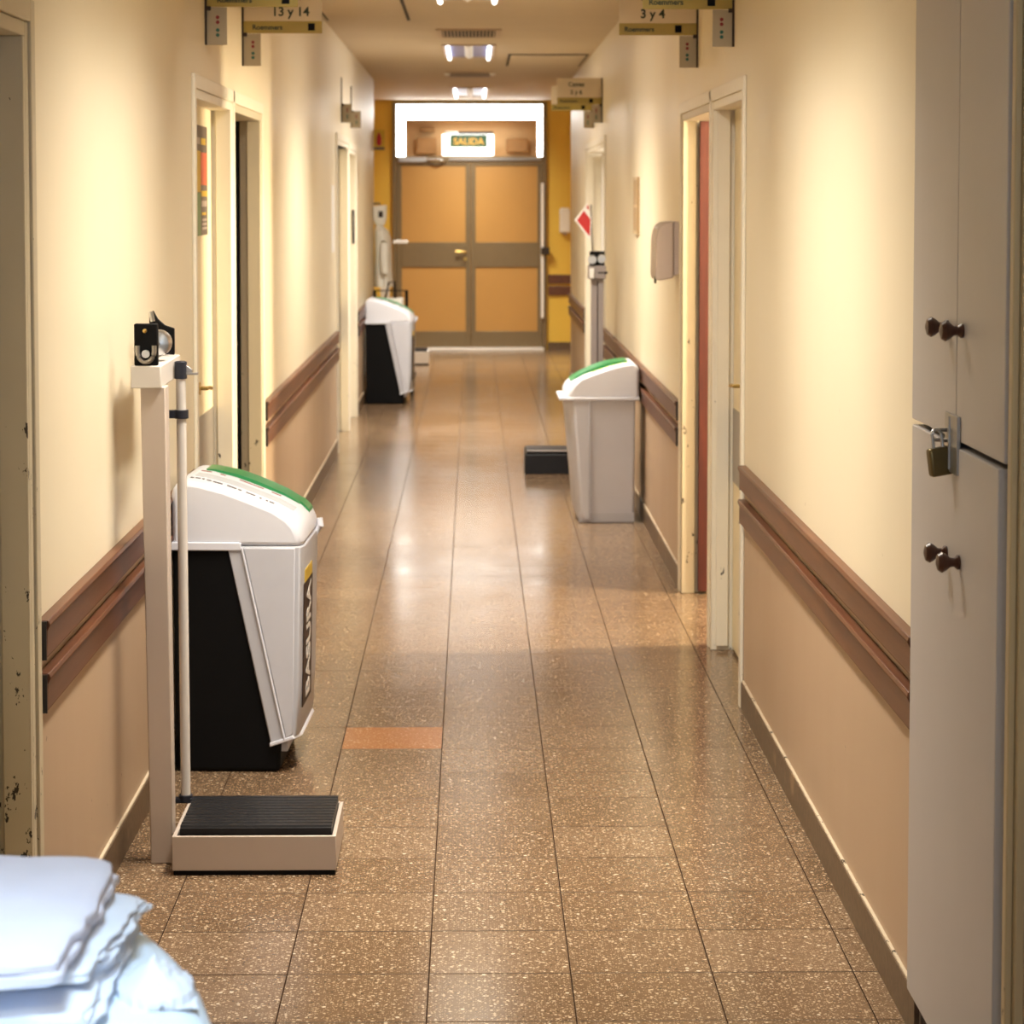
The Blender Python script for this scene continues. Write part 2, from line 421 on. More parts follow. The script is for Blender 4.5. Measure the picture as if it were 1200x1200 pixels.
# ------------------------------------------------------------------ end double door with lit transom
r = sroot('door_9')
Y = YEND
m = MB()
for a in ((EL, EL + .045, 0, ET), (ER - .045, ER, 0, ET), (EL + .045, ER - .045, ET - .028, ET), (EL + .045, ER - .045, 2.02, 2.085)): m.box(a[0], a[1], Y - .05, Y + .10, a[2], a[3])
m.build('door_frame', 'endframe', r, .004)
MID = -.028
def end_leaf(x0, x1):
    m = MB(); sw = .05
    for a in ((x0, x0 + sw, .035, 2.015), (x1 - sw, x1, .035, 2.015), (x0 + sw, x1 - sw, 1.985, 2.015), (x0 + sw, x1 - sw, .035, .205), (x0 + sw, x1 - sw, .896, 1.163)):
        m.box(a[0], a[1], Y - .03, Y + .015, a[2], a[3])
    lf = m.build('door_leaf', 'endframe', r, .003)
    for z0, z1 in ((.205, .896), (1.163, 1.985)): bx('door_panel', 'endpanel', lf, x0 + sw, x1 - sw, Y - .016, Y + .005, z0, z1)
    return lf
lf1 = end_leaf(EL + .048, MID - .003); lf2 = end_leaf(MID + .003, ER - .048)
m = MB(); m.box(-.155, -.06, Y - .036, Y - .03, .93, 1.13); m.build('lock_plate', 'endframe', lf1, .002)
m = MB(); m.tube([(-.085, Y - .036, 1.06), (-.085, Y - .085, 1.06), (-.12, Y - .09, 1.062), (-.19, Y - .088, 1.065)], .014, 10); m.lathe([(.02, -.03), (.02, 0)], (-.085, Y - .03, .985), 'y', 12)
m.build('door_handle', 'brassy', lf1, smooth=True)
m = MB(); m.box(EL + .07, -.50, Y - .09, Y - .03, 2.025, 2.075); m.tube([(-.50, Y - .07, 2.05), (-.36, Y - .16, 2.045), (-.30, Y - .06, 2.03)], .014, 8); m.build('door_closer', 'steel', r, .003)
m = MB(); m.box(-.26, ER - .06, Y - .075, Y - .05, 2.04, 2.07); m.build('closer_rail', 'dsteel', r, .003)
m = MB(); m.box(ER - .062, ER - .03, Y - .085, Y - .05, .35, 1.80); m.build('push_rod', 'paper', r, .004)
m = MB(); m.box(ER - .06, ER + .03, Y - .11, Y - .05, 1.03, 1.11); m.build('door_hook', 'gap', r, .004)
bx('light_strip_under_doors', 'paper', r, EL + .2, ER - .03, Y - .11, Y + .03, .0, .030, .004)  # white strip painted for the light showing under the doors
# lit panes around the opening above the doors
TB, TT = 2.085, ET - .028
IL, IR, IT = -.728, .690, 2.482
for a in ((EL + .045, IL, TB, TT), (IR, ER - .045, TB, TT), (IL, IR, IT, TT)):
    bx('transom_pane', 'glow', r, a[0], a[1], Y - .02, Y + .01, a[2], a[3], .006)
m = MB(); m.box(IL, IR, Y + .02, Y + .6, IT, IT + .02); m.box(IL - .02, IL, Y + .02, Y + .6, TB, IT); m.box(IR, IR + .02, Y + .02, Y + .6, TB, IT); m.box(IL, IR, Y + .02, Y + .6, TB - .03, TB); m.box(IL, IR, Y + .6, Y + .62, TB, IT)
m.build('transom_box', 'soffit', r)
m = MB(); m.box(-.62, -.40, Y + .45, Y + .58, 2.12, 2.30); m.box(.36, .60, Y + .45, Y + .58, 2.14, 2.29); m.box(-.58, -.42, Y + .5, Y + .59, 2.36, 2.41)
m.build('transom_view_blocks', 'brownshapes', r, .01)  # brown blocks standing in for blurred reflections and the view beyond
# exit sign
t = thing('exit_sign', 'lit white exit sign with green SALIDA panel above the end double door', 'sign', (-.055, Y - .035, 2.09))
m = MB(); m.box(-.279, .279, -.03, .008, 0, .235); m.build('sign_body', 'exit_glow', t, .012)
m = MB(); m.box(-.20, .27, -.055, .0, .236, .262); m.build('sign_bracket', 'navy', t, .003)
m = MB(); m.box(-.245, -.10, -.058, -.03, .234, .262); m.build('sign_lamp_cap', 'steel', t, .003)
m = MB(); m.box(-.192, .205, -.040, -.031, .095, .226); pn = m.build('sign_panel', 'exit_green', t)
text('sign_lettering', 'SALIDA', .100, 'exit_letter', pn, (.0065, -.0405, .122), (1, 0, 0), (0, 0, 1), .002, 'CENTER')

# ------------------------------------------------------------------ guard rails
def rail(label, s, y0, y1, X=None):
    X = (WL if s < 0 else WR) if X is None else X
    t = thing('wall_guard_rail', label, 'guard rail', (X, (y0 + y1) / 2, .60), 'brown double board guard rails along the corridor')
    L = (y1 - y0) / 2
    for z0, z1 in ((.0, .082), (.108, .190)):
        pr = [(0, z0), (.014, z0), (.020, z0 + .006), (.021, z1 - .022), (.027, z1 - .010), (.024, z1), (0, z1)]
        b = MB().prism([(-s * u, z) for u, z in pr], 'y', -L, L).build('rail_board', 'rail', t, .002)
        for e in (-L - .006, L):
            m = MB(); x = sorted((0, -s * .020)); m.box(x[0], x[1], e, e + .006, z0 + .002, z1 - .002); m.build('end_cap', 'rail_end', b)
    return t
rail('double brown wooden guard rail on the right wall ending at the white closet', 1, 4.62, 7.63)
rail('worn double brown guard rail on the left wall behind the beige scale', -1, 4.83, 7.55)
rail('brown guard rail on the left wall beyond the black door opening', -1, 10.07, 15.44)
rail('brown guard rail on the right wall behind the all-white bin', 1, 10.05, 15.75)
rail('short brown guard rail at the far end of the right wall', 1, 18.50, 21.43)
rail('short brown guard rail at the far left behind the distant bin', -1, 18.14, 21.43)
t = thing('wall_guard_rail', 'small dark guard rail on the yellow wall right of the exit doors', 'guard rail', (.80, YEND, .59), 'brown double board guard rails along the corridor')
for z0, z1 in ((0, .10), (.125, .225)): bx('rail_board', 'rail', t, .01, .80, -.024, 0, z0, z1, .004)

# ------------------------------------------------------------------ closet in the right wall
CF = .842
t = thing('wall_closet', 'tall built-in white closet with four doors and knobs on the right wall', 'closet', (CF, 4.2, 0))
m = MB(); d = .62
m.box(.03, d, -.405, -.385, 0, 2.49); m.box(.03, d, .38, .40, 0, 2.49); m.box(.03, d, -.385, .38, 2.45, 2.49); m.box(d - .02, d, -.385, .38, 0, 2.45); m.box(.03, d, -.385, .38, .0, .06); m.box(.05, d - .02, -.385, .38, 1.20, 1.22)
m.build('closet_body', 'gap', t)
m = MB(); m.box(.012, .03, -.47, -.41, 0, 2.55); m.box(.0, .012, -.455, -.43, 0, 2.55); m.build('closet_frame', 'closet_frame', t, .003)
SEAM = -.023
def cdoor(y0, y1, z0, z1, ky, kz, prot=0.):
    dr = bx('closet_door', 'closet', t, -prot, .026, y0, y1, z0, z1, .002)
    k = MB(); k.lathe([(.012, 0), (.013, -.004), (.008, -.010), (.0085, -.016), (.015, -.024), (.0185, -.031), (.014, -.038), (.004, -.041), (0, -.0412)], (-prot, ky, kz), 'x', 18)
    k.build('knob', 'knob', dr, smooth=True)
zs = 1.213
cdoor(SEAM + .002, .398, zs + .005, 2.47, .055, 1.412)
cdoor(-.405, SEAM - .002, zs + .005, 2.47, -.075, 1.412)
cdoor(SEAM + .002, .394, .105, zs - .006, .048, 1.010)
cdoor(-.378, SEAM - .002, .098, zs - .006, -.080, 1.012, .003)
m = MB(); m.box(-.004, 0, .005, .056, 1.158, 1.262); m.box(-.007, 0, -.064, .004, 1.160, 1.262)
m.box(-.010, -.003, -.006, .007, 1.165, 1.258)
m.tube([(-.005, .02, 1.232), (-.032, .02, 1.232), (-.034, .02, 1.215), (-.005, .02, 1.213)], .004, 8)
m.build('hasp', 'dsteel', t, .001)
# padlock hanging from the hasp staple
t = thing('padlock', 'tarnished brass padlock hanging from the closet hasp', 'padlock', (.822, 4.205, 1.161))
m = MB(); m.box(-.021, .021, -.010, .010, -.008, .042); bo = m.build('lock_body', 'brass', t, .005, seg=3)
bo.rotation_euler = (0, math.radians(-8), math.radians(14))
m = MB(); m.tube([(-.009, 0, .036), (-.009, 0, .062)] + [(-.0005 + .0095 * math.cos(a), 0, .062 + .012 * math.sin(a)) for a in [PI * (1 - i / 8) for i in range(1, 8)]] + [(.009, 0, .062), (.009, 0, .036)], .0032, 10)
sh = m.build('shackle', 'steel', t, smooth=True); sh.rotation_euler = (0, math.radians(-8), math.radians(14))

# ------------------------------------------------------------------ waste bins
def chamfer_loft(prof, w, u0, cut, mat, name, parent, bevel=0., vs=None, drop=0.):
    """side profile (u,z) swept across the width, front corners cut back"""
    st = vs or [(0, 1.), (.03, 0.), (w - .03, 0.), (w, 1.)]
    rings = []
    for v, k in st:
        ring = []
        for u, z in prof:
            g = max(0., min(1., (u - u0) / .05)); ring.append((u - cut * k * g, v, z - drop * k * (1 if z > .68 else 0)))
        rings.append(ring)
    return MB().loft(rings).build(name, mat, parent, bevel)
LID = [(0, .655), (0, .806), (.008, .828), (.03, .842), (.08, .836), (.15, .817), (.22, .791), (.29, .763), (.338, .737), (.360, .716), (.372, .690), (.375, .652)]
def lid_z(u):
    for (a, b), (c, d) in zip(LID[2:], LID[3:]):
        if a <= u <= c: return b + (d - b) * (u - a) / (c - a)
    return LID[3][1]
def arc_strip(u0, u1, v0, v1, h0, h1, name, mat, parent, n=12, hump=0.):
    m = MB(); rings = []
    for i in range(n + 1):
        u = u0 + (u1 - u0) * i / n; z = lid_z(u); k = hump * math.sin(PI * i / n)
        rings.append([(u, v0, z + h0), (u, v0, z + h1 + k * .55), (u, (v0 + v1) / 2, z + h1 + k), (u, v1, z + h1 + k * .55), (u, v1, z + h0)])
    return m.loft(rings).build(name, mat, parent, smooth=True)
def lid_parts(t, w, lidmat):
    lid = chamfer_loft(LID, w, .30, .012, lidmat, 'lid', t, .012, drop=.006)
    arc_strip(.06, .335, .275, w - .03, -.004, .004, 'swing_flap', 'green', lid, hump=.013)
    arc_strip(.335, .362, .285, w - .04, -.004, .008, 'flap_catch', 'green', lid, 4)
    arc_strip(.05, .335, .120, .195, -.004, .0012, 'lid_groove', 'groove', lid)
    m = MB(); rnd = random.Random(3)
    u = .045
    while u < .29:
        l = rnd.choice((.006, .010, .014, .028)); z = lid_z(u + l / 2); sl = math.atan2(lid_z(u + l) - lid_z(u), l)
        M4 = Matrix.Translation((u + l / 2, .070 + rnd.uniform(-.003, .003), z + .0012)) @ Matrix.Rotation(-sl, 4, 'Y')
        m.box(-l / 2, l / 2, -.005, .005, -.001, .0008, M4); u += l + rnd.choice((.004, .006, .012))
    m.build('printed_notice', 'ink', lid)
    for u, l in ((.05, .03), (.105, .016), (.16, .075), (.255, .03)):
        z = lid_z(u + l / 2); sl = math.atan2(lid_z(u + l) - lid_z(u), l)
        MB().box(-l / 2, l / 2, -.003, .003, -.001, .0008, Matrix.Translation((u + l / 2, .245, z + .0012)) @ Matrix.Rotation(-sl, 4, 'Y')).build('printed_line', 'redink', lid)
    return lid
def bin_basura(loc, label):
    w = .42
    t = thing('waste_bin', label, 'waste bin', loc, 'swing lid waste bins along the corridor')
    # black inner bucket, tapered a little
    m = MB(); m.loft([[(.004, .012, 0), (.304, .012, 0), (.304, w - .012, 0), (.004, w - .012, 0)], [(.0, .006, .650), (.325, .006, .650), (.325, w - .006, .650), (.0, w - .006, .650)]])
    m.build('inner_bucket', 'black', t, .012)
    # white front shell, wedge-shaped from the side
    W = [(.158, .652), (.376, .652), (.368, .25), (.360, .112), (.352, .100), (.280, .078)]
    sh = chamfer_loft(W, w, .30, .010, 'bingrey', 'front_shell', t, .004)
    for v0, v1 in ((-.004, .003), (w - .003, w + .004)):
        P = [(.205, .648), (.352, .648), (.343, .115), (.322, .101)]
        MB().prism(P, 'y', v0, v1).build('raised_panel', 'binwhite', sh, .003)
        MB().tube([(.200, (v0 + v1) / 2 + (-.003 if v0 < 0 else .003), .648), (.319, (v0 + v1) / 2 + (-.003 if v0 < 0 else .003), .098)], .0032, 8).build('panel_edge_highlight', 'binlid', sh, smooth=True)  # pale tube painting the light that catches the panel's bevel
    m = MB(); m.loft([[(.276, v, .076), (.276, v, .088), (.36 - c, v, .110), (.366 - c, v, .100)] for v, c in ((-.005, .018), (.05, 0), (w - .05, 0), (w + .005, .018))])
    m.build('bottom_edge_highlight', 'binlid', sh, .003)  # brighter plastic imitates the light caught along the lower edge
    m = MB(); m.tube([(.366, w - .04, .64), (.362, w - .035, .45), (.353, w - .035, .16)], .007, 8); m.build('edge_rib', 'binlid', sh, smooth=True)
    m = MB(); m.box(.275, .325, .03, w - .03, .055, .08); m.build('pedal_bracket', 'bingrey', t, .006)
    # label on the front with lettering reading upwards
    f = lambda z: .368 + (z - .25) * .0199 + .0015
    m = MB(); m.loft([[(f(.185) - .002, .025, .185), (f(.185), .025, .185), (f(.185), .25, .185), (f(.185) - .002, .25, .185)], [(f(.54) - .002, .025, .54), (f(.54), .025, .54), (f(.54), .25, .54), (f(.54) - .002, .25, .54)]])
    lb = m.build('front_label', 'label', sh)
    tl = text('label_lettering', 'BASURA', .088, 'letter', lb, (f(.36) + .0008, .235, .362), (.0199, 0, .9998), (0, -1, 0), .0004, 'CENTER')
    sx = .33 / max(1e-3, max(v.co.z for v in tl.data.vertices) - min(v.co.z for v in tl.data.vertices))
    for v in tl.data.vertices: v.co.z = .362 + (v.co.z - .362) * sx; v.co.y = .20 + (v.co.y - .20) * 1.7 - .062
    bx('yellow_tag', 'yellowtag', sh, f(.56) - .003, f(.56) + .0005, .04, .23, .543, .578)
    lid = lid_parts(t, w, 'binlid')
    m = MB(); m.box(-.002, .198, -.006, .004, .640, .664); m.box(-.002, .198, w - .004, w + .006, .640, .664); m.box(-.004, .006, -.004, w + .004, .640, .664); m.build('lid_rim', 'binlid', lid, .003)
    m = MB(); m.tube([(.370, w - .05, .640), (.386, w - .05, .662), (.384, w - .05, .685)], [.010, .011, .009], 10); m.build('lid_tab', 'binlid', lid, smooth=True)
    return t
B1 = bin_basura((-.858, 6.82, 0), 'nearest waste bin, white with a black side and BASURA label, behind the beige scale')
B1.rotation_euler = (0, 0, math.radians(-2.2))
dup(B1, (-.860, 19.14, 0), 'distant greyish waste bin with black side against the left wall near the exit doors')
# all-white bin on the right, mirrored
def bin_white(loc, label):
    w = .42
    t = thing('waste_bin', label, 'waste bin', loc, 'swing lid waste bins along the corridor')
    t.scale = (1, 1, 1)
    mir = lambda P: [(-u, z) for u, z in P]
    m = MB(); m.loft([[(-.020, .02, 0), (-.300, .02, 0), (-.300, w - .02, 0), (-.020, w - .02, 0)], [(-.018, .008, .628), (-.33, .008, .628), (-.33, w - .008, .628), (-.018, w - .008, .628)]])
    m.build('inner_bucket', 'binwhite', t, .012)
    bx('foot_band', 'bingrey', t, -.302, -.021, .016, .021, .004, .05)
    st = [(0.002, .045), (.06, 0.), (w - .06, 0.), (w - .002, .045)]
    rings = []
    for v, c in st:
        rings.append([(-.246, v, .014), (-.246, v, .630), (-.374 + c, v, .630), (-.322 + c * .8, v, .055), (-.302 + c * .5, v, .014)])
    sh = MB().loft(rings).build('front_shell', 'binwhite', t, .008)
    m = MB(); m.tube([(-.246, .0, .014), (-.246, -.001, .628)], .0035, 6); m.build('shell_seam', 'bingrey', sh, smooth=True)
    # lid
    lid_rings = []
    for v, k in ((0, 1), (.05, 0), (w - .05, 0), (w, 1)):
        ring = []
        for u, z in LID:
            zz = .632 + (z - .655) * .95; g = max(0., min(1., (u - .30) / .05))
            ring.append((-u + .026 * k * g, v, zz))
        lid_rings.append(ring)
    lid = MB().loft(lid_rings).build('lid', 'binlid', t, .012)
    m = MB(); m.box(-.402, .003, -.006, w + .006, .622, .638); m.build('lid_rim', 'binlid', lid, .004)
    def strip(u0, u1, v0, v1, h, hump, name, mat):
        rings = []
        for i in range(13):
            u = u0 + (u1 - u0) * i / 12; z = .632 + (lid_z(u) - .655) * .95; k = hump * math.sin(PI * i / 12)
            rings.append([(-u, v0, z - .004), (-u, v0, z + h + k * .55), (-u, (v0 + v1) / 2, z + h + k), (-u, v1, z + h + k * .55), (-u, v1, z - .004)])
        return MB().loft(rings).build(name, mat, lid, smooth=True)
    strip(.05, .34, .13, w - .05, .006, .020, 'swing_flap', 'green')
    for i in range(6): 
        u = .05 + i * .032; strip(u, u + .02, .095, .125, .002, 0, 'lime_mark', 'lime')
    strip(.235, .285, .06, .125, .003, 0, 'lid_sticker', 'paper')
    return t
bin_white((.834, 12.09, 0), 'all-white waste bin with green flap standing against the right wall')

# ------------------------------------------------------------------ medical scales
def platform(t, x0, x1, d, h, fm, tread_h, name='platform_tray'):
    m = MB(); w = .010; hh = h
    m.box(x0, x1, 0, w, .012, hh); m.box(x0, x1, d - w, d, .012, hh); m.box(x0, x0 + w, w, d - w, .012, hh); m.box(x1 - w, x1, w, d - w, .012, hh); m.box(x0 + w, x1 - w, w, d - w, .012, .03)
    tr = m.build(name, fm, t, .0015)
    bx('rubber_base', 'black', t, x0 + .003, x1 - .003, .003, d - .003, 0, .013)
    m = MB(); a, b = x0 + .017, x1 - .012; y0, y1 = .022, d - .012; n = 11
    P = [(y0, .045), (y1, .045), (y1, tread_h - .004)]
    k = (y1 - y0) / n
    for i in range(n - 1, -1, -1):
        P += [(y0 + (i + 1) * k - .003, tread_h), (y0 + i * k + .007, tread_h), (y0 + i * k + .004, tread_h - .005)]
    P += [(y0, tread_h - .006)]
    m.prism(P, 'x', a, b).build('ribbed_tread', 'blackr', t)
    return tr
def beam_scale(loc, label, colour='scale', rz=0):
    t = thing('beam_scale', label, 'medical scale', loc, 'column scales along the corridor', rz)
    platform(t, 0, .397, .335, .096, colour, .116)
    m = MB(); m.loft([[(-.066, .105, 0), (-.011, .105, 0), (-.011, .172, 0), (-.066, .172, 0)], [(-.081, .105, 1.18), (-.020, .105, 1.18), (-.020, .172, 1.18), (-.081, .172, 1.18)]])
    po = m.build('column', colour, t, .003)
    m = MB(); m.lathe([(.006, 0), (.006, .01), (.003, .012)], (-.006, .10, .075), 'x', 10); m.tube([(-.01, .09, .078), (.008, .07, .085)], .004, 8); m.build('column_bolt', 'steel', po, smooth=True)
    m = MB(); m.loft([[(-.102, .085, 1.178), (-.028, .085, 1.178), (-.028, .085, 1.233), (-.102, .085, 1.233)], [(-.102, .47, 1.182), (-.028, .47, 1.182), (-.028, .47, 1.236), (-.102, .47, 1.236)]])
    hb = m.build('head_box', 'scale_lite', t, .003)
    # weighing mechanism on top
    br = MB().box(-.093, -.036, .09, .112, 1.233, 1.335).build('front_bracket', 'black', hb, .003)
    m = MB(); pts = [(-.064 + .020 * math.cos(a), .087, 1.268 + .026 * math.sin(a)) for a in [PI + PI * i / 10 for i in range(11)]]
    m.tube([(-.084, .087, 1.282)] + pts + [(-.044, .087, 1.282)], .006, 8); m.build('bracket_loop', 'dsteel', br, smooth=True)
    m = MB(); m.lathe([(.005, 0), (.005, -.008), (.002, -.010)], (-.066, .09, 1.318), 'y', 10); m.build('bracket_screw', 'brassy', br, smooth=True)
    m = MB(); m.lathe([(.010, 0), (.010, -.02)], (-.064, .10, 1.262), 'y', 12); m.build('pivot_pin', 'steel', br, smooth=True)
    m = MB(); m.box(-.069, -.061, .112, .46, 1.268, 1.290); m.box(-.071, -.059, .112, .46, 1.252, 1.258); m.build('balance_beam', 'dsteel', hb, .001)
    m = MB(); m.lathe([(.012, .215), (.030, .220), (.033, .235), (.033, .268), (.029, .278), (.012, .282)], (-.055, 0, 1.279), 'y', 22); m.build('sliding_weight', 'steel', hb, smooth=True)
    m = MB(); m.lathe([(.009, .195), (.009, .216)], (-.055, 0, 1.279), 'y', 12); m.build('weight_knob', 'steel', hb, smooth=True)
    m = MB(); m.prism([(-.10, 1.240), (-.036, 1.238), (-.036, 1.306), (-.060, 1.314), (-.078, 1.330), (-.090, 1.352), (-.10, 1.345)], 'y', .420, .432); m.build('end_plate', 'black', hb, .002)
    m = MB(); m.tube([(-.088, .40, 1.325), (-.093, .40, 1.35)], .006, 8); m.build('zero_screw', 'steel', hb, smooth=True)
    # height rod clamped to the column
    m = MB(); m.tube([(-.006, .335, .10), (-.010, .335, 1.20)], [.0125, .0125], 14); rod = m.build('height_rod', 'scale_lite', t, smooth=True)
    m = MB(); m.lathe([(.016, 1.183), (.016, 1.226), (.011, 1.228)], (-.010, .335, 0), 'z', 16); m.build('top_collar', 'navy', rod, .001)
    m = MB(); m.box(.004, .034, .328, .342, 1.193, 1.199); m.prism([(.004, 1.199), (.020, 1.199), (.020, 1.206), (.004, 1.218)], 'y', .330, .340); m.build('measuring_arm', 'dsteel', rod, .001)
    m = MB(); m.lathe([(.018, 1.082), (.018, 1.104)], (-.009, .335, 0), 'z', 16); m.box(-.050, -.009, .325, .345, 1.083, 1.103); m.box(-.055, -.040, .165, .345, 1.083, 1.103); m.build('rod_clamp', 'navy', rod, .001)
    m = MB(); m.lathe([(.018, .098), (.018, .116)], (-.006, .335, 0), 'z', 16); m.box(-.052, .018, .322, .348, .096, .108); m.box(-.052, -.038, .165, .348, .096, .108); m.build('rod_base', 'navy', rod, .001)
    return t
S1 = beam_scale((-.731, 5.768, 0), 'nearest beam column scale, beige with a black ribbed platform, beside the left wall')
# distant one by the end lobby, column behind the hanging coat
S3 = dup(S1, (-.838, 23.62, 0), 'distant pale scale with its small white platform on the floor by the exit doors')
for ch in S3.children:
    if ch.name.startswith('height_rod'):
        bx('height_bar', 'paper', ch, .045, .19, .30, .335, 1.19, 1.222, .003)
    if ch.name.startswith('platform_tray') or ch.name.startswith('column'):
        ch.data = ch.data.copy(); ch.data.materials.clear(); ch.data.materials.append(M['paper'])
    if ch.name.startswith('platform_tray'): ch.scale = (1, 1, 1.4)
    if ch.name.startswith('ribbed_tread'): ch.scale = (1, 1, 1.35)
# right, dark one behind the white bin
t = thing('beam_scale', 'dark grey column scale with a black low platform behind the all-white bin', 'medical scale', (.305, 14.25, 0), 'column scales along the corridor')
m = MB(); m.loft([[(0, 0, .0), (.39, 0, 0), (.39, .40, 0), (0, .40, 0)], [(0.004, 0, .118), (.39, 0, .118), (.39, .40, .118), (.004, .40, .118)], [(.016, .05, .134), (.39, .05, .134), (.39, .38, .134), (.016, .38, .134)]])
pl = m.build('platform', 'blackr', t, .004)
bx('platform_edge', 'scale_grey', pl, .012, .388, .012, .06, .134, .140, .002)
m = MB(); m.box(.395, .47, .05, .12, 0, 1.16); co = m.build('column', 'scale_grey', t, .006)
bx('column_groove', 'gap', co, .430, .436, .046, .05, .05, 1.15)
m = MB(); m.box(.378, .482, .02, .16, 1.16, 1.24); hb = m.build('head_box', 'scale_grey', t, .006)
m = MB(); m.lathe([(.024, 0), (.028, .01), (.028, .03), (.02, .035)], (.40, .0, 1.275), 'y', 16); m.lathe([(.024, 0), (.028, .01), (.028, .03), (.02, .035)], (.455, .01, 1.28), 'y', 16); m.build('sliding_weight', 'steel', hb, smooth=True)
m = MB(); m.box(.385, .475, .05, .06, 1.24, 1.325); m.box(.43, .49, .02, .05, 1.19, 1.205); m.build('beam_bracket', 'black', hb, .003)
m = MB(); m.box(.383, .41, .0, .02, 1.165, 1.225); m.build('beam_tip', 'paper', hb, .003)
m = MB(); m.tube([(.412, .10, 1.24), (.402, .10, 1.40), (.396, .10, 1.60)], .006, 8); m.build('height_rod', 'dsteel', t, smooth=True)
# card fixed to that rod
t = thing('card', 'red card with white margins tilted above the dark scale on the right', 'card', (.70, 14.335, 1.385))
c = [(-.004, 0), (-.098, .125), (-.020, .228), (.004, .12)]
MB().prism(c, 'y', 0, .004).build('card_sheet', 'paper', t)
MB().prism([(-.008, .028), (-.084, .122), (-.042, .180), (-.003, .128)], 'y', -.003, -.0005).build('card_print', 'red', t)
MB().prism([(-.028, .198), (-.018, .216), (-.010, .182)], 'y', -.003, -.0005).build('card_mark', 'red', t)

# ------------------------------------------------------------------ signs on brackets
def door_sign(s, y, label, lines, band=True, square='wall', board=True, left_text=True):
    X = WL if s < 0 else WR
    t = thing('door_sign', label, 'sign', (X, y, 2.142), 'projecting room signs over the doors')
    inw = -s
    def x2(a, b): return sorted((inw * a, inw * b))
    x = x2(0.002, .072); m = MB(); m.box(x[0], x[1], -.004, .004, 0, .122); pl = m.build('sign_plate', 'plate', t, .001)
    cx = inw * .042
    for z, mt in ((.082, 'dotred'), (.040, 'dotgreen')):
        m = MB()
        for dz in (.008, -.008): m.lathe([(.0062, 0), (.0062, -.0012)], (cx, -.004, z + dz), 'y', 12)
        m.build('plate_mark', mt, pl)
    x = x2(0, .007); m = MB(); m.box(x[0], x[1], -.010, .010, 0, .30); m.build('wall_mount', 'gap', t, .001)
    x = x2(.004, .02); m = MB(); m.box(x[0], x[1], -.012, -.004, .112, .126); m.build('mount_clip', 'gap', t, .001)
    if not board: return t
    x = x2(.007, .305); m = MB(); m.box(x[0], x[1], -.005, .005, .170, .300); bd = m.build('sign_board', 'sign', t, .001)
    m = MB(); m.box(x[0], x[1], -.006, .006, .124, .170); bn = m.build('sign_band', 'band', t, .001)
    sx = x[0] + .245 if s < 0 else x[0] + .215
    bx('band_square', 'black', bn, sx, sx + .026, -.0075, -.006, .134, .162)
    text('band_lettering', 'Roemmers', .026, 'signink', bn, (x[0] + (.033 if s < 0 else .020), -.0066, .138), (1, 0, 0), (0, 0, 1))
    for i, (tx, sz, z) in enumerate(lines):
        text('sign_lettering', tx, sz, 'signink', bd, ((x[0] + x[1]) / 2 + (.03 if s < 0 else -.02), -.0056, z), (1, 0, 0), (0, 0, 1), .0006, 'CENTER')
    return t
door_sign(-1, 7.98, 'room sign with olive band at top left, nearest on the left wall', [])
door_sign(-1, 9.25, 'cream room sign reading 13 y 14 over the black door opening', [('Camas', .032, .252), ('13 y 14', .048, .190)])
door_sign(1, 8.05, 'room sign with olive band at top right, nearest over the right doors', [])
door_sign(1, 9.34, 'cream room sign reading 3 y 4 over the dark red right door', [('Camas', .032, .252), ('3 y 4', .048, .190)])
door_sign(1, 16.22, 'small far room sign with two text lines over the bright right doorway', [('Camas', .040, .245), ('5 y 6', .040, .192)])
door_sign(1, 17.40, 'farthest room sign on the right wall, partly hidden behind a nearer sign', [])
door_sign(-1, 16.15, 'dark sign bracket over the far left doorway, nearer of two', [], board=False)
door_sign(-1, 17.42, 'dark sign bracket over the far left doorway, farther of two', [], board=False)

# fire sign at the end of the left wall
t = thing('fire_sign', 'small fire extinguisher sign with red shape at the far left of the exit doors', 'sign', (-.878, 21.30, 2.06))
bx('sign_card', 'amber', t, 0, .10, 0, .006, 0, .178, .001)
MB().lathe([(.001, 0), (.020, .015), (.022, .07), (.012, .105), (.004, .12)], (.05, -.001, .035), 'z', 12).build('extinguisher_print', 'red', t, smooth=True)
bx('sign_strip', 'charcoal', t, .002, .098, -.003, -.0005, .004, .026)

# poster on the left door
t = thing('poster', 'colourful poster with yellow, red and green blocks on the left door', 'poster', (WL - .066 + .003, 8.03, 1.51))
bx('poster_sheet', 'charcoal', t, -.003, 0, 0, .56, 0, .38)
def pb(y0, y1, z0, z1, mt): bx('poster_block', mt, t, 0.0002, .0012, y0, y1, z0, z1)
pb(.02, .34, .15, .292, 'amber'); pb(.345, .55, .175, .288, 'orangered'); pb(.02, .34, .0, .148, 'leafgreen')
pb(.20, .33, .315, .338, 'greyprint'); pb(.36, .50, .315, .338, 'amber')
pb(.36, .54, .135, .155, 'amber'); pb(.36, .53, .10, .12, 'greyprint'); pb(.38, .50, .07, .08, 'amber')
for z in (.02, .035, .05): pb(.38, .52, z, z + .008, 'greyprint')
# notices on the walls
t = thing('notice_board', 'narrow brown notice board on the right wall above the white bin', 'notice', (WR, 12.75, 1.45))
bx('board', 'notice', t, -.012, .004, -.16, .16, 0, .30, .002)
for z in (.0, .14, .285): bx('board_strip', 'notice_edge', t, -.0145, -.012, -.16, .16, z, z + .015)
t = bx('paper_notice', 'paper', None, WL - .003, WL + .002, 15.0, 15.30, 1.30, 1.72); tag(t, 'pale paper notice on the left wall before the far white door frame', 'notice')

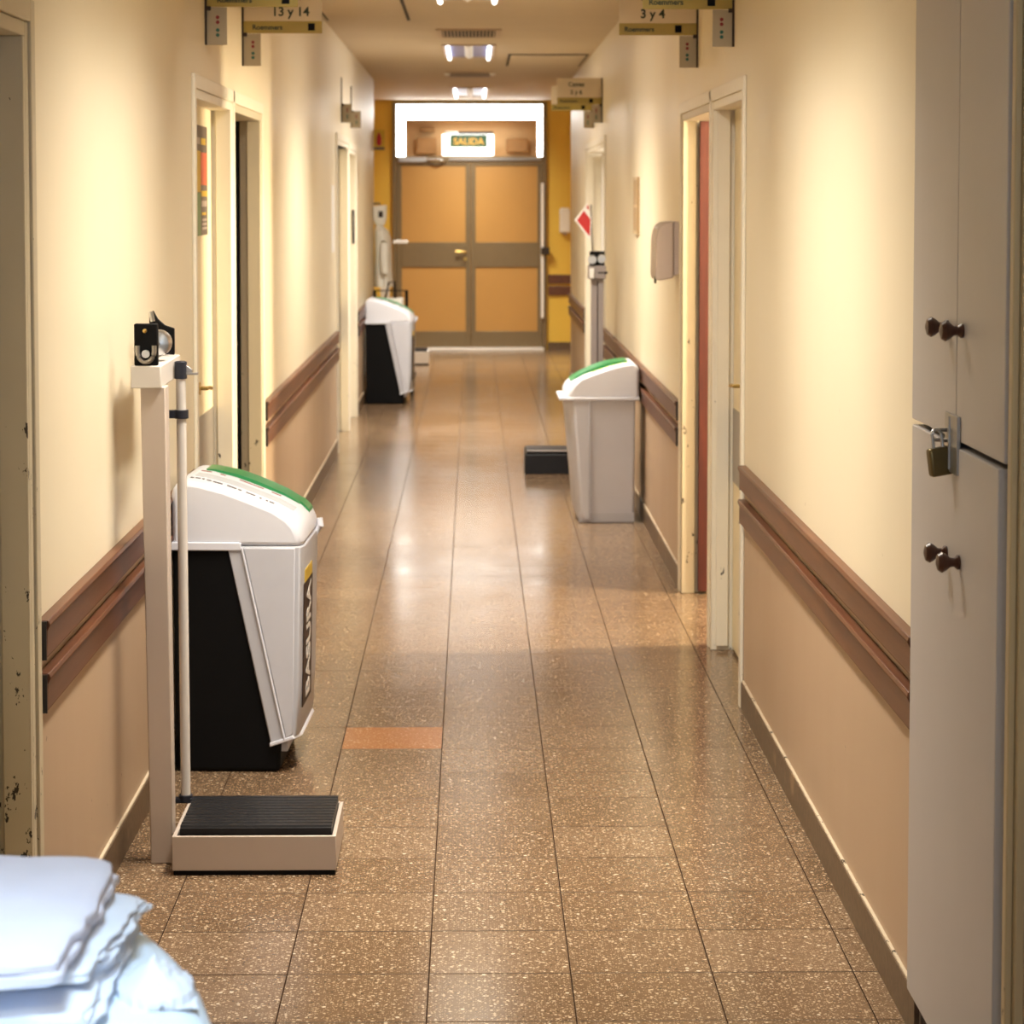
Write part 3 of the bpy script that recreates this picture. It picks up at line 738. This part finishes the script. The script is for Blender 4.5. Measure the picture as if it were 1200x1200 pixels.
# dispenser on the right wall
t = thing('towel_dispenser', 'grey plastic dispenser mounted on the right wall above the guard rail', 'dispenser', (WR, 10.10, 1.293))
P = [(0, .03), (0, .245), (-.028, .250), (-.070, .243), (-.092, .225), (-.104, .17), (-.106, .02), (-.098, .0), (-.06, .004), (-.02, .02)]
MB().prism([p for p in P if p[0] <= -.027] + [(-.027, .012)], 'y', 0, .27).build('dispenser_cover', 'towel', t, .008)
MB().prism([(0, .03), (0, .247), (-.026, .249), (-.026, .02)], 'y', .004, .266).build('dispenser_back', 'towel', t, .004)
MB().box(-.106, -.098, .02, .05, -.012, .022).build('dispenser_outlet', 'signink', t, .002)
# white dispenser on the end wall
t = thing('soap_dispenser', 'white dispenser on the yellow end wall right of the exit doors', 'dispenser', (.93, YEND, 1.263))
m = MB(); m.loft([[(.0, 0, 0), (.115, 0, 0), (.115, 0, .25), (.10, 0, .275), (.02, 0, .275), (0, 0, .255)], [(.0, -.09, .01), (.115, -.09, .01), (.115, -.09, .24), (.10, -.09, .26), (.025, -.09, .26), (0, -.09, .24)]])
m.build('dispenser_cover', 'paper', t, .008)
bx('dispenser_outlet', 'greyprint', t, .04, .075, -.075, -.03, -.015, .004)

# ------------------------------------------------------------------ coat on a hook
t = thing('hanging_coat', 'white cotton coat hanging on a hook at the far left wall end', 'coat', (WL, 21.22, .86))
def coat_ring(z, cx, rx, ry, k, ph):
    out = []
    for i in range(28):
        a = 2 * PI * i / 28; f = 1 + k * math.sin(5 * a + ph) + k * .5 * math.sin(9 * a + ph * 2)
        out.append((max(.006, cx + rx * f * math.cos(a)), ry * f * math.sin(a), z))
    return out
m = MB(); m.loft([coat_ring(0, .088, .078, .12, .10, 0), coat_ring(.12, .086, .074, .12, .10, .4), coat_ring(.28, .085, .071, .13, .07, .9), coat_ring(.42, .082, .070, .15, .04, 1.2), coat_ring(.49, .075, .062, .14, .02, 1.4), coat_ring(.525, .06, .040, .08, 0, 1.4), coat_ring(.545, .055, .026, .045, 0, 1.4)])
m.build('coat_body', 'coat', t, smooth=True)
m = MB(); m.tube([(.085, -.10, .47), (.105, -.15, .38), (.10, -.165, .26), (.11, -.16, .12)], [.034, .040, .036, .032], 14); m.build('sleeve', 'coat', t, smooth=True)
m = MB(); m.loft([[(.02, -.025, .54), (.10, -.025, .54), (.10, .025, .54), (.02, .025, .54)], [(.004, -.06, .60), (.118, -.06, .60), (.118, .06, .60), (.004, .06, .60)], [(.004, -.06, .71), (.122, -.06, .72), (.122, .06, .72), (.004, .06, .71)]]); m.build('collar', 'coat', t, .012)
m = MB(); m.box(.05, .09, -.066, -.058, .61, .665); m.build('collar_gap', 'gap', t, .004)
m = MB(); m.tube([(0, 0, .73), (.06, 0, .735), (.06, 0, .715)], .008, 8); m.build('coat_hook', 'dsteel', t, smooth=True)

# ------------------------------------------------------------------ push cart behind the far bin
t = thing('push_cart', 'dark push cart with an upright handle behind the distant bin', 'cart', (-.69, 20.05, 0))
m = MB(); m.tube([(-.130, -.02, .16), (-.130, -.02, .872), (.136, -.02, .872), (.136, -.02, .16)], .014, 10); m.build('cart_handle', 'black', t, smooth=True)
m = MB(); m.box(-.16, .20, -.05, .50, .13, .16); dk = m.build('cart_deck', 'black', t, .006)
m = MB(); m.box(-.10, .10, .02, .40, .16, .80); m.build('cart_load_frame', 'coat', t, .01)
m = MB(); m.tube([(-.05, .2, .80), (-.02, .2, .93), (.03, .2, .94), (.035, .2, .80)], .009, 8); m.build('grip', 'black', t, smooth=True)
for x in (-.13, .175):
    for y in (-.01, .46):
        m = MB(); m.lathe([(.03, -.012), (.05, -.010), (.05, .010), (.03, .012)], (x, y, .05), 'x', 18); w = m.build('caster_wheel', 'black', t, smooth=True)
        m = MB(); m.box(x - .016, x + .016, y - .012, y + .012, .08, .131); m.build('caster_fork', 'dsteel', w, .002)

# ------------------------------------------------------------------ ceiling fittings
def ceiling_light(y0, y1, label):
    c = (y0 + y1) / 2; L = (y1 - y0) / 2; w = .165
    t = thing('ceiling_light', label, 'ceiling light', (-.03, c, HC), 'recessed fluorescent ceiling lights')
    m = MB(); d = -.010
    m.box(-w - .02, -w, -L - .02, L + .02, d, 0); m.box(w, w + .02, -L - .02, L + .02, d, 0); m.box(-w, w, -L - .02, -L, d, 0); m.box(-w, w, L, L + .02, d, 0)
    m.build('light_frame', 'ventframe', t)
    m = MB(); m.box(-w, w, -L, L, -.004, -.001); m.build('reflector', 'tray', t)
    for x in (-w + .022, w - .022):
        MB().lathe([(.013, -L + .01), (.013, L - .01)], (x, 0, -.020), 'y', 12).build('fluorescent_tube', 'tube', t, smooth=True)
    MB().prism([(-.03, -.004), (.03, -.004), (0, -.02)], 'y', -L + .01, L - .01).build('centre_ridge', 'paper', t)
    return t
ceiling_light(11.4, 12.80, 'ceiling light at the top edge of the view, nearest in sight')
ceiling_light(16.6, 18.0, 'ceiling light between the two dark ceiling vents')
ceiling_light(23.0, 24.8, 'farthest ceiling light, just in front of the end transom')
def vent(y0, y1, label, caps):
    c = (y0 + y1) / 2; L = (y1 - y0) / 2; w = .17
    t = thing('ceiling_vent', label, 'vent', (-.027, c, HC), 'dark slatted ceiling vents')
    bx('vent_opening', 'vent', t, -w, w, -L, L, -.006, -.001)
    m = MB()
    for a in ((-w - .035, -w, -L - .03, L + .03), (w, w + .035, -L - .03, L + .03), (-w, w, -L - .03, -L), (-w, w, L, L + .03)): m.box(a[0], a[1], a[2], a[3], -.010, 0)
    m.build('vent_frame', 'ventframe', t)
    n = 15
    for i in range(n):
        x = -w + (i + .5) * 2 * w / n; bx('vent_slat', 'ventframe', t, x - .003, x + .003, -L, L, -.018, -.006)
    if caps:
        for x in (-w - .02, w + .02): MB().lathe([(.026, 0), (.024, -.014), (.012, -.024), (.001, -.026)], (x, -L, -.010), 'z', 14).build('vent_fixing', 'paper', t, smooth=True)
    return t
vent(15.1, 15.75, 'wide slatted ceiling vent nearer than the middle ceiling light', False)
vent(20.2, 20.9, 'far ceiling vent with two pale round fixings', True)

# ------------------------------------------------------------------ bed and linen in the foreground
t = thing('hospital_bed', 'bed corner with pale blue-white sheet at the lower left', 'bed', (-.54, 1.9, 0))
def outline(inset, n=10):
    x0, x1, y0, y1 = -.31 + inset, .305 - inset, -.95 + inset, 1.00 - inset
    pts = []
    rr = {0: (.30, .75), 1: (.10, .15), 2: (.08, .08), 3: (.08, .08)}
    for k, (cx, cy, sx, sy) in enumerate(((x1, y1, 1, 1), (x0, y1, -1, 1), (x0, y0, -1, -1), (x1, y0, 1, -1))):
        rx, ry = rr[k]; rx = max(.01, rx - inset); ry = max(.01, ry - inset)
        for i in range(n + 1):
            a = PI / 2 * i / n
            if k in (1, 3): a = PI / 2 - a
            pts.append((cx - sx * rx + sx * rx * math.cos(a), cy - sy * ry + sy * ry * math.sin(a)))
    return pts
def oring(inset, z):
    return [(x, y, z + (.004 * noise.noise((x * 6, y * 6, z * 3)) if z > .5 else 0)) for x, y in outline(inset)]
m = MB(); m.loft([oring(.03, .56), oring(.0, .58), oring(-.003, .66), oring(0, .74), oring(.008, .772), oring(.025, .790), oring(.05, .798), oring(.10, .801)])
m.build('sheeted_mattress', 'sheet', t, smooth=True)
m = MB()
for x in (-.28, .24): m.box(x, x + .04, -.9, .55, .48, .56)
for y in (-.9, -.2, .5): m.box(-.24, .24, y, y + .04, .50, .55)
m.build('bed_frame', 'bedmetal', t, .004)
for x in (-.26, .26):
    for y in (-.85, .52):
        lg = MB().box(x - .02, x + .02, y - .02, y + .02, .10, .49).build('leg', 'bedmetal', t, .003)
        MB().lathe([(.03, -.014), (.05, -.012), (.05, .012), (.03, .014)], (x, y, .05), 'x', 18).build('caster_wheel', 'black', lg, smooth=True)

def cloth_slab(name, label, mat, corners, z0, z1, layers, seed, group='folded linen on the bed', frill=.006):
    """one folded cloth: several lips at its edges, soft wavy surface"""
    rnd = random.Random(seed); nx, ny = 26, 26
    (ax, ay), (bx_, by), (cx, cy), (dx, dy) = corners     # front-left, front-right, back-right, back-left
    m = MB(); h = (z1 - z0) / layers
    ox, oy = sum(c[0] for c in corners) / 4, sum(c[1] for c in corners) / 4
    for L in range(layers):
        so = rnd.uniform(-1, 1) * frill; sp = rnd.uniform(-1, 1) * frill
        def surf(u, v, z):
            x = (ax * (1 - u) + bx_ * u) * (1 - v) + (dx * (1 - u) + cx * u) * v
            y = (ay * (1 - u) + by * u) * (1 - v) + (dy * (1 - u) + cy * u) * v
            e = noise.noise((u * 4 + seed, v * 4, L * 1.7)); w = noise.noise((x * 14 + seed, y * 9, L * .9))
            k = max(0, abs(u - .5) * 2 - .7) / .3
            x += so + .010 * e * k + (.010 * noise.noise((v * 9, L * 3.3, seed)) + .004 * noise.noise((v * 23, L * 2.3, seed))) * max(0, (u - .8) / .2)
            y += sp + .006 * noise.noise((u * 5, L * 2.1 + seed, 3)) * (1 if v < .1 or v > .9 else 0)
            droop = -.006 * max(0, (u - .82) / .18) ** 2
            return (x - ox, y - oy, z - z0 + .0035 * w + droop * (.3 + L / layers))
        zb, zt = z0 + L * h + .0006, z0 + (L + 1) * h - .0006
        rings = []
        for j in range(ny + 1):
            v = j / ny; row = [surf(i / nx, v, zt) for i in range(nx + 1)] + [surf(1 - i / nx, v, zb) for i in range(nx + 1)]
            rings.append(row)
        m.loft(rings)
    o = m.build(name, mat, None, .0, True)
    o.location = (ox, oy, z0)
    sm = o.modifiers.new('sub', 'SUBSURF'); sm.levels = 1; sm.render_levels = 1
    return tag(o, label, 'linen', group)
cloth_slab('folded_sheet', 'lowest white folded sheet of the stack lying on the bed', 'linen', ((-.82, 2.33), (-.385, 2.36), (-.385, 2.74), (-.82, 2.76)), .805, .829, 4, 11)
cloth_slab('folded_sheet', 'frilly white folded sheet in the middle of the stack on the bed', 'linen', ((-.82, 2.39), (-.400, 2.44), (-.372, 2.72), (-.82, 2.74)), .831, .852, 4, 23)
cloth_slab('folded_sheet', 'topmost folded sheet with a lilac grey front fold on the bed', 'linen_lilac', ((-.82, 2.30), (-.412, 2.36), (-.405, 2.745), (-.82, 2.76)), .856, .884, 2, 37, frill=.003)
# crumpled cloth at the right of the stack
m = MB(); n = 34; rings = []
for j in range(n + 1):
    row = []
    for i in range(n + 1):
        u, v = i / n - .5, j / n - .5; r2 = math.sqrt(u * u + v * v) * 2
        h = max(0, 1 - r2 ** 2.2); q = noise.noise((u * 7, v * 7, 1)) + .3 * noise.noise((u * 17, v * 13, 5))
        row.append((u * .08 + .004 * q, v * .12 + .004 * q, (max(0, 1 - r2) ** 1.2) * (.030 + .016 * q) + (-.006 if r2 > 1 else .002)))
    rings.append(row)
m.loft(rings, closed=False, caps=False)
o = m.build('crumpled_cloth', 'linen', None, smooth=True); o.location = (-.338, 2.52, .8030); o.rotation_euler = (0, 0, .25)
so = o.modifiers.new('thick', 'SOLIDIFY'); so.thickness = .002
tag(o, 'small crumpled white cloth on the bed at the right of the folded stack', 'linen')

# ------------------------------------------------------------------ lights
def area(name, loc, rot, sx, sy, power, col=(1, .93, .80), spread=180):
    l = bpy.data.lights.new(name, 'AREA'); l.shape = 'RECTANGLE'; l.size = sx; l.size_y = sy; l.energy = power; l.color = col; l.spread = math.radians(spread)
    o = bpy.data.objects.new(name, l); COL.objects.link(o); o.location = loc; o.rotation_euler = rot
    return o
WARM = (1, .93, .82)
GLOW = (1, .87, .64)
for y0, y1, p in ((-.6, .8, 14), (5.1, 6.5, 52), (11.4, 12.80, 56), (16.6, 18.0, 50), (23.0, 24.8, 64)):
    area('corridor_lamp', (-.03, (y0 + y1) / 2, HC - .036), (0, 0, 0), .30, y1 - y0, p, WARM, 112)
    area('corridor_lamp_glow', (-.03, (y0 + y1) / 2, HC - .040), (0, 0, 0), .30, y1 - y0, p * .14, GLOW, 160)
    area('corridor_lamp_end', (-.03, y1 - .02, HC - .07), (math.radians(47), 0, 0), .30, .08, p * (.11 if y0 > 20 else .30 if y0 > 16 else .22), WARM, 82)
area('bed_fill_light', (-.45, 1.9, HC - .03), (0, 0, 0), .5, .5, 11, (.60, .80, 1.0), 64)  # added fill from above with no real fitting, brightens the sheets
# daylight: window behind the camera, windows of the side rooms
area('window_daylight', (0, -2.62, 1.55), (PI / 2, 0, 0), 1.0, 1.2, 20, (.70, .84, 1.0), 150)
area('right_room_daylight', (2.5, 12.3, 1.45), (PI / 2, 0, PI - math.radians(28)), .5, .8, 90, (1, .92, .78))
area('right_room_lamp', (1.95, 9.5, HC - .02), (0, 0, 0), .35, .5, 30, WARM)
area('right_room_window', (3.05, 9.12, 1.9), (0, PI / 2, 0), 1.0, .3, 185, (1, .84, .58), 120)
area('right_far_room_daylight', (2.4, 17.0, 1.5), (PI / 2, 0, PI / 2), 1.4, 1.3, 110, (1, .95, .86))
area('left_far_room_lamp', (-1.9, 17.5, HC - .02), (0, 0, 0), .6, .6, 15, (.9, .95, 1))
area('beyond_lamp', (0, 27.6, HC - .02), (0, 0, 0), .6, .6, 25, WARM)
area('transom_lamp', (0, YEND + .3, 2.47), (0, 0, 0), .9, .1, 2.2, WARM)

w = bpy.data.worlds.new('world'); sc.world = w; w.use_nodes = True
w.node_tree.nodes['Background'].inputs[0].default_value = (.75, .85, 1, 1); w.node_tree.nodes['Background'].inputs[1].default_value = .6

# ------------------------------------------------------------------ camera
cam = bpy.data.cameras.new('camera'); co = bpy.data.objects.new('camera', cam); COL.objects.link(co)
cam.sensor_width = 36; cam.sensor_fit = 'HORIZONTAL'; cam.lens = 2825 / 1200 * 36
cam.shift_x = 0; cam.shift_y = -199 / 1200
co.location = (0, 0, 1.64)
co.rotation_euler = (math.radians(90 - 3.4235), 0, math.radians(-.9211))
cam.clip_start = .05; cam.clip_end = 100
cam.dof.use_dof = True; cam.dof.focus_distance = 5.3; cam.dof.aperture_fstop = 9.0
sc.camera = co
sc.view_settings.view_transform = 'Standard'; sc.view_settings.look = 'None'
sc.view_settings.exposure = 0.0; sc.view_settings.gamma = 1.0
try: sc.view_settings.use_curve_mapping = False
except Exception: pass
try:
    sc.cycles.use_denoising = True; sc.cycles.max_bounces = 10; sc.cycles.diffuse_bounces = 6; sc.cycles.sample_clamp_indirect = 6
except Exception: pass
